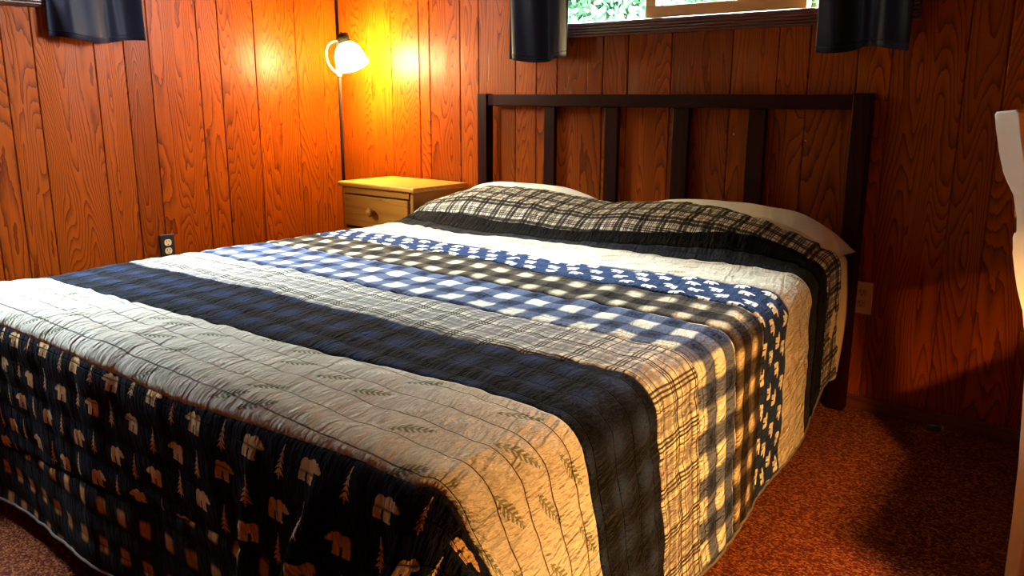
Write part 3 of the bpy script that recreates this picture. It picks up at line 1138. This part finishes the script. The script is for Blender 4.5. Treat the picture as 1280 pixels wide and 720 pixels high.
# ------------------------------------------------------------------ curtains
def curtain(name, loc, rz, w0, w1, z0, z1, folds, lab, seed, amp=0.024, flat=0.0):
    """local x along the wall, y = out of the wall negative."""
    t = empty(name, loc, rz)
    tag(t, lab, 'curtain', 'short dark curtains')
    nx, nz = 90, 40
    bm = bmesh.new()
    rg = random.Random(seed)
    ph = rg.uniform(0, 6)
    g_ = []
    for j in range(nz + 1):
        q = j / nz
        z = z0 + (z1 - z0) * q
        row = []
        for i in range(nx + 1):
            u = i / nx
            width = w0 * (1 - q) + w1 * q
            a = amp * (0.55 + 0.45 * (1 - q))
            y = a * math.sin(u * folds * 2 * math.pi + ph + 0.6 * math.sin(u * 5 + q * 1.5)) + 0.007 * math.sin(u * 23 + q * 3)
            x = (u - 0.5) * width + 0.010 * math.cos(u * folds * 2 * math.pi + ph)
            zz = z + (0.010 * math.sin(u * 7 + ph) if j == 0 else 0)
            row.append(bm.verts.new((x, y, zz)))
        g_.append(row)
    for j in range(nz):
        for i in range(nx):
            bm.faces.new((g_[j][i], g_[j][i + 1], g_[j + 1][i + 1], g_[j + 1][i]))
    o = from_bm('cloth', bm, MAT['curtain'], t, True)
    s_ = o.modifiers.new('thickness', 'SOLIDIFY'); s_.thickness = 0.002
    bm = bmesh.new()
    pts = [g for g in [(-(w0 / 2) + w0 * i / nx + 0.010 * math.cos(i / nx * folds * 2 * math.pi + ph),
                        amp * math.sin(i / nx * folds * 2 * math.pi + ph + 0.6 * math.sin(i / nx * 5)) + 0.007 * math.sin(i / nx * 23) - 0.001,
                        z0 + 0.022 + 0.010 * math.sin(i / nx * 7 + ph)) for i in range(nx + 1)]]
    tube_bm(bm, pts, 0.0022, 5)
    from_bm('hem', bm, MAT['curtain'], t, True)
    return t


curtain('curtain', (1.415, -0.070, 0), 0.0, 0.35, 0.36, 1.245, 2.13, 1.6, 'dark navy curtain hanging left of the window over the headboard', 3)
curtain('curtain', (2.765, -0.070, 0), 0.0, 0.28, 0.30, 1.245, 2.13, 1.4, 'dark curtain hanging right of the window over the headboard', 5)
curtain('curtain', (0.075, -1.305, 0), R(90), 0.38, 0.34, 1.315, 2.23, 1.5, 'dark satin curtain on the left wall above the black outlet', 8)
curtain('curtain', (0.075, -2.70, 0), R(90), 0.30, 0.26, 1.315, 2.23, 1.5, 'dark satin curtain at the far end of the left wall window', 9)
for nm, a, b, lab in (('curtain_rod', (1.20, -0.07, 2.135), (2.96, -0.07, 2.135), 'black curtain rod over the window above the headboard'),
                      ('curtain_rod', (0.075, -2.90, 2.235), (0.075, -1.08, 2.235), 'black curtain rod over the window on the left wall')):
    t = empty(nm, a)
    tag(t, lab, 'curtain rod', 'curtain rods')
    d_ = Vector(b) - Vector(a)
    tube('rod', [(0, 0, 0), tuple(d_)], 0.008, MAT['black_metal'], t)
    for k in (0.03, 0.97):
        p_ = d_ * k
        wall_pt = (p_.x, -a[1] - 0.009, 0) if abs(d_.x) > 0.1 else (-a[0] + 0.009, p_.y, 0)
        tube('bracket', [tuple(p_), wall_pt], 0.006, MAT['black_metal'], t)


# ------------------------------------------------------------------ outlets
def outlet(loc, rz, plate, face, lab):
    """plate centre at loc, local y = into the wall."""
    t = empty('wall_outlet', loc, rz)
    tag(t, lab, 'outlet', 'wall outlets')
    bm = bmesh.new(); bm_box(bm, -0.035, 0.035, -0.007, 0.0, -0.057, 0.057, 0.003, 2)
    from_bm('cover_plate', bm, plate, t)
    for dz in (0.0195, -0.0195):
        bm = bmesh.new()
        b2 = bmesh.new()
        bmesh.ops.create_cone(b2, cap_ends=True, segments=28, radius1=0.0172, radius2=0.0168, depth=0.004)
        for v in b2.verts:
            v.co = Vector((v.co.x, -0.0085 + v.co.z, max(-0.0142, min(0.0142, v.co.y)) + dz))
        merge(bm, b2)
        s_ = from_bm('socket', bm, face, t)
        for sx, wz in ((-0.0063, 0.0075), (0.0063, 0.0065)):
            box('slot', sx - 0.0013, sx + 0.0013, -0.0112, -0.0104, dz + 0.0035 - wz / 2 + 0.001, dz + 0.0035 + wz / 2 + 0.001, MAT['hole'], s_)
        lathe('ground_hole', [(0.0, 0.0), (0.0024, 0.0), (0.0024, 0.0008), (0.0, 0.0008)], MAT['hole'], s_, 12, (0, -0.0104, dz - 0.0075), (0, -1, 0))
    lathe('screw', [(0.0, 0.0), (0.003, 0.0), (0.0025, 0.001), (0.0, 0.0012)], plate, t, 12, (0, -0.007, 0), (0, -1, 0))
    return t


outlet((0.0095, -1.060, 0.408), R(90), MAT['blackplastic'], MAT['ivory'], 'black wall outlet with ivory sockets on the left wall just above the quilt')
outlet((2.826, -0.0095, 0.408), 0.0, MAT['tanplate'], MAT['tanface'], 'tan wall outlet low on the back wall beside the bed')

# nails left in the panelling behind the headboard
for x, z, lab in ((2.312, 0.957, 'small bright nail in the panelling behind the headboard, nearer the middle'),
                  (2.585, 0.943, 'small bright nail in the panelling behind the headboard, nearer the right post')):
    o = lathe('nail', [(0.0, 0.0), (0.0012, 0.0), (0.0012, 0.010), (0.0042, 0.0105), (0.0038, 0.012), (0.0, 0.0125)], MAT['nail'], None, 14, (0, 0, 0), (0, -1, 0.1))
    o.location = (x, -0.0085, z)
    tag(o, lab, 'nail', 'nails in the panelling')

# small dark plug lying on the carpet by the baseboard
pl = empty('power_plug', (3.11, -0.052, 0.0), R(20))
tag(pl, 'small black plug lying on the carpet against the baseboard', 'plug')
box('plug_body', -0.022, 0.022, -0.014, 0.014, 0.001, 0.026, MAT['blackplastic'], pl, 0.006, 3)
for y in (-0.006, 0.006):
    box('prong', 0.0215, 0.036, y - 0.001, y + 0.001, 0.010, 0.016, MAT['nail'], pl)

# ------------------------------------------------------------------ cream chair
CA = R(-20)
chair = empty('painted_chair', (3.46, -0.90, 0), CA)
tag(chair, 'cream painted wooden chair with brown back panel at the right edge', 'chair')
# local x = forward, local y = to the chair's left (away from the camera); the near stile is at y = 0
rear = [(0.004, 0.0), (0.004, 0.15), (0.0, 0.28), (-0.008, 0.396), (-0.015, 0.488), (-0.022, 0.56), (-0.035, 0.634), (-0.057, 0.680), (-0.067, 0.715), (-0.077, 0.755),
        (-0.083, 0.790), (-0.081, 0.800), (-0.070, 0.803), (-0.079, 0.838), (-0.089, 0.886), (-0.111, 0.909), (-0.123, 0.931), (-0.136, 0.974), (-0.150, 1.026), (-0.158, 1.055), (-0.155, 1.061)]
front = [(-0.112, 1.066), (-0.103, 1.060), (-0.092, 1.00), (-0.070, 0.92), (-0.040, 0.80), (-0.015, 0.68), (0.012, 0.56), (0.026, 0.48), (0.032, 0.40), (0.034, 0.2), (0.036, 0.0)]
STW, CW = 0.034, 0.40
for y0 in (0.0, CW - STW):
    prism('stile', rear + front, y0, y0 + STW, MAT['cream'], chair, 0.004)
prism('crest_rail', [(-0.128, 0.975), (-0.104, 0.975), (-0.118, 1.064), (-0.142, 1.064)], STW - 0.004, CW - STW + 0.004, MAT['cream'], chair, 0.003)
prism('back_panel', [(-0.100, 0.83), (-0.086, 0.83), (-0.104, 0.978), (-0.120, 0.978)], STW - 0.004, CW - STW + 0.004, MAT['seatwood'], chair, 0.002)
prism('back_rail', [(-0.074, 0.76), (-0.050, 0.76), (-0.062, 0.835), (-0.088, 0.835)], STW - 0.004, CW - STW + 0.004, MAT['cream'], chair, 0.003)
prism('lower_rail', [(-0.020, 0.56), (0.004, 0.56), (-0.006, 0.60), (-0.030, 0.60)], STW - 0.004, CW - STW + 0.004, MAT['cream'], chair, 0.003)
box('seat', 0.034, 0.43, -0.012, CW + 0.012, 0.440, 0.470, MAT['seatwood'], chair, 0.010, 3)
for y0 in (0.004, CW - 0.036):
    bm = bmesh.new()
    tube_bm(bm, [(0.385, y0 + 0.016, 0.0), (0.380, y0 + 0.016, 0.2), (0.378, y0 + 0.016, 0.44)], [0.014, 0.019, 0.021], 16)
    from_bm('leg', bm, MAT['cream'], chair, True)
    tube('stretcher', [(0.03, y0 + 0.016, 0.17), (0.385, y0 + 0.016, 0.17)], 0.010, MAT['cream'], chair)
tube('stretcher', [(0.20, 0.02, 0.17), (0.20, CW - 0.02, 0.17)], 0.010, MAT['cream'], chair)
box('apron', 0.375, 0.393, 0.02, CW - 0.02, 0.385, 0.440, MAT['cream'], chair, 0.003)
for y0 in (0.010, CW - 0.026):
    box('apron', 0.03, 0.375, y0, y0 + 0.016, 0.385, 0.440, MAT['cream'], chair, 0.003)

# ------------------------------------------------------------------ desk and lit lamp by the right wall
desk = empty('writing_desk', (4.05, -0.79, 0))
tag(desk, 'plain pine writing desk against the right wall in front of the cream chair', 'desk')
dm = wood('desk_pine', (0.50, 0.22, 0.04), (0.32, 0.11, 0.02), axis='y', rough=0.35, rings=9, across=9.0)
box('desk_top', -0.43, 0.42, -0.59, 0.59, 0.715, 0.74, dm, desk, 0.005)
for x in (-0.40, 0.39):
    for y in (-0.56, 0.56):
        box('leg', x - 0.022, x + 0.022, y - 0.022, y + 0.022, 0.0, 0.715, dm, desk, 0.004)
for y in (-0.56, 0.56):
    box('apron', -0.378, 0.368, y - 0.01, y + 0.01, 0.63, 0.715, dm, desk, 0.002)
box('apron', 0.38, 0.40, -0.538, 0.538, 0.63, 0.715, dm, desk, 0.002)
tl = empty('desk_lamp', (3.86, -1.30, 0.741), R(-90))
tag(tl, 'lit desk lamp with dark metal shade standing on the writing desk', 'lamp')
lathe('lamp_base', [(0.0, 0.0), (0.075, 0.0), (0.075, 0.012), (0.03, 0.02), (0.0, 0.022)], MAT['black_metal'], tl, 28)
tube('arm', [(0, 0, 0.015), (0, 0, 0.25), (0.03, 0, 0.36), (0.13, 0, 0.41), (0.26, 0, 0.372)], 0.008, MAT['black_metal'], tl)
lathe('lamp_shade', [(0.016, 0.385), (0.035, 0.377), (0.075, 0.335), (0.120, 0.262), (0.118, 0.262), (0.072, 0.331), (0.032, 0.370), (0.0, 0.373)], MAT['black_metal'], tl, 32, (0.26, 0, 0))
gl = M('lit_bulb_glass', (0.95, 0.9, 0.8), 0.4)
gl.b.inputs['Emission Color'].default_value = (1.0, 0.50, 0.13, 1)
gl.b.inputs['Emission Strength'].default_value = 4200.0
lathe('bulb', [(0.012, 0.372)] + [(0.030 * math.sin(a), 0.318 + 0.030 * math.cos(a)) for a in [0.45 + (math.pi - 0.45) * i / 12 for i in range(13)]], gl.mat, tl, 24, (0.26, 0, 0))
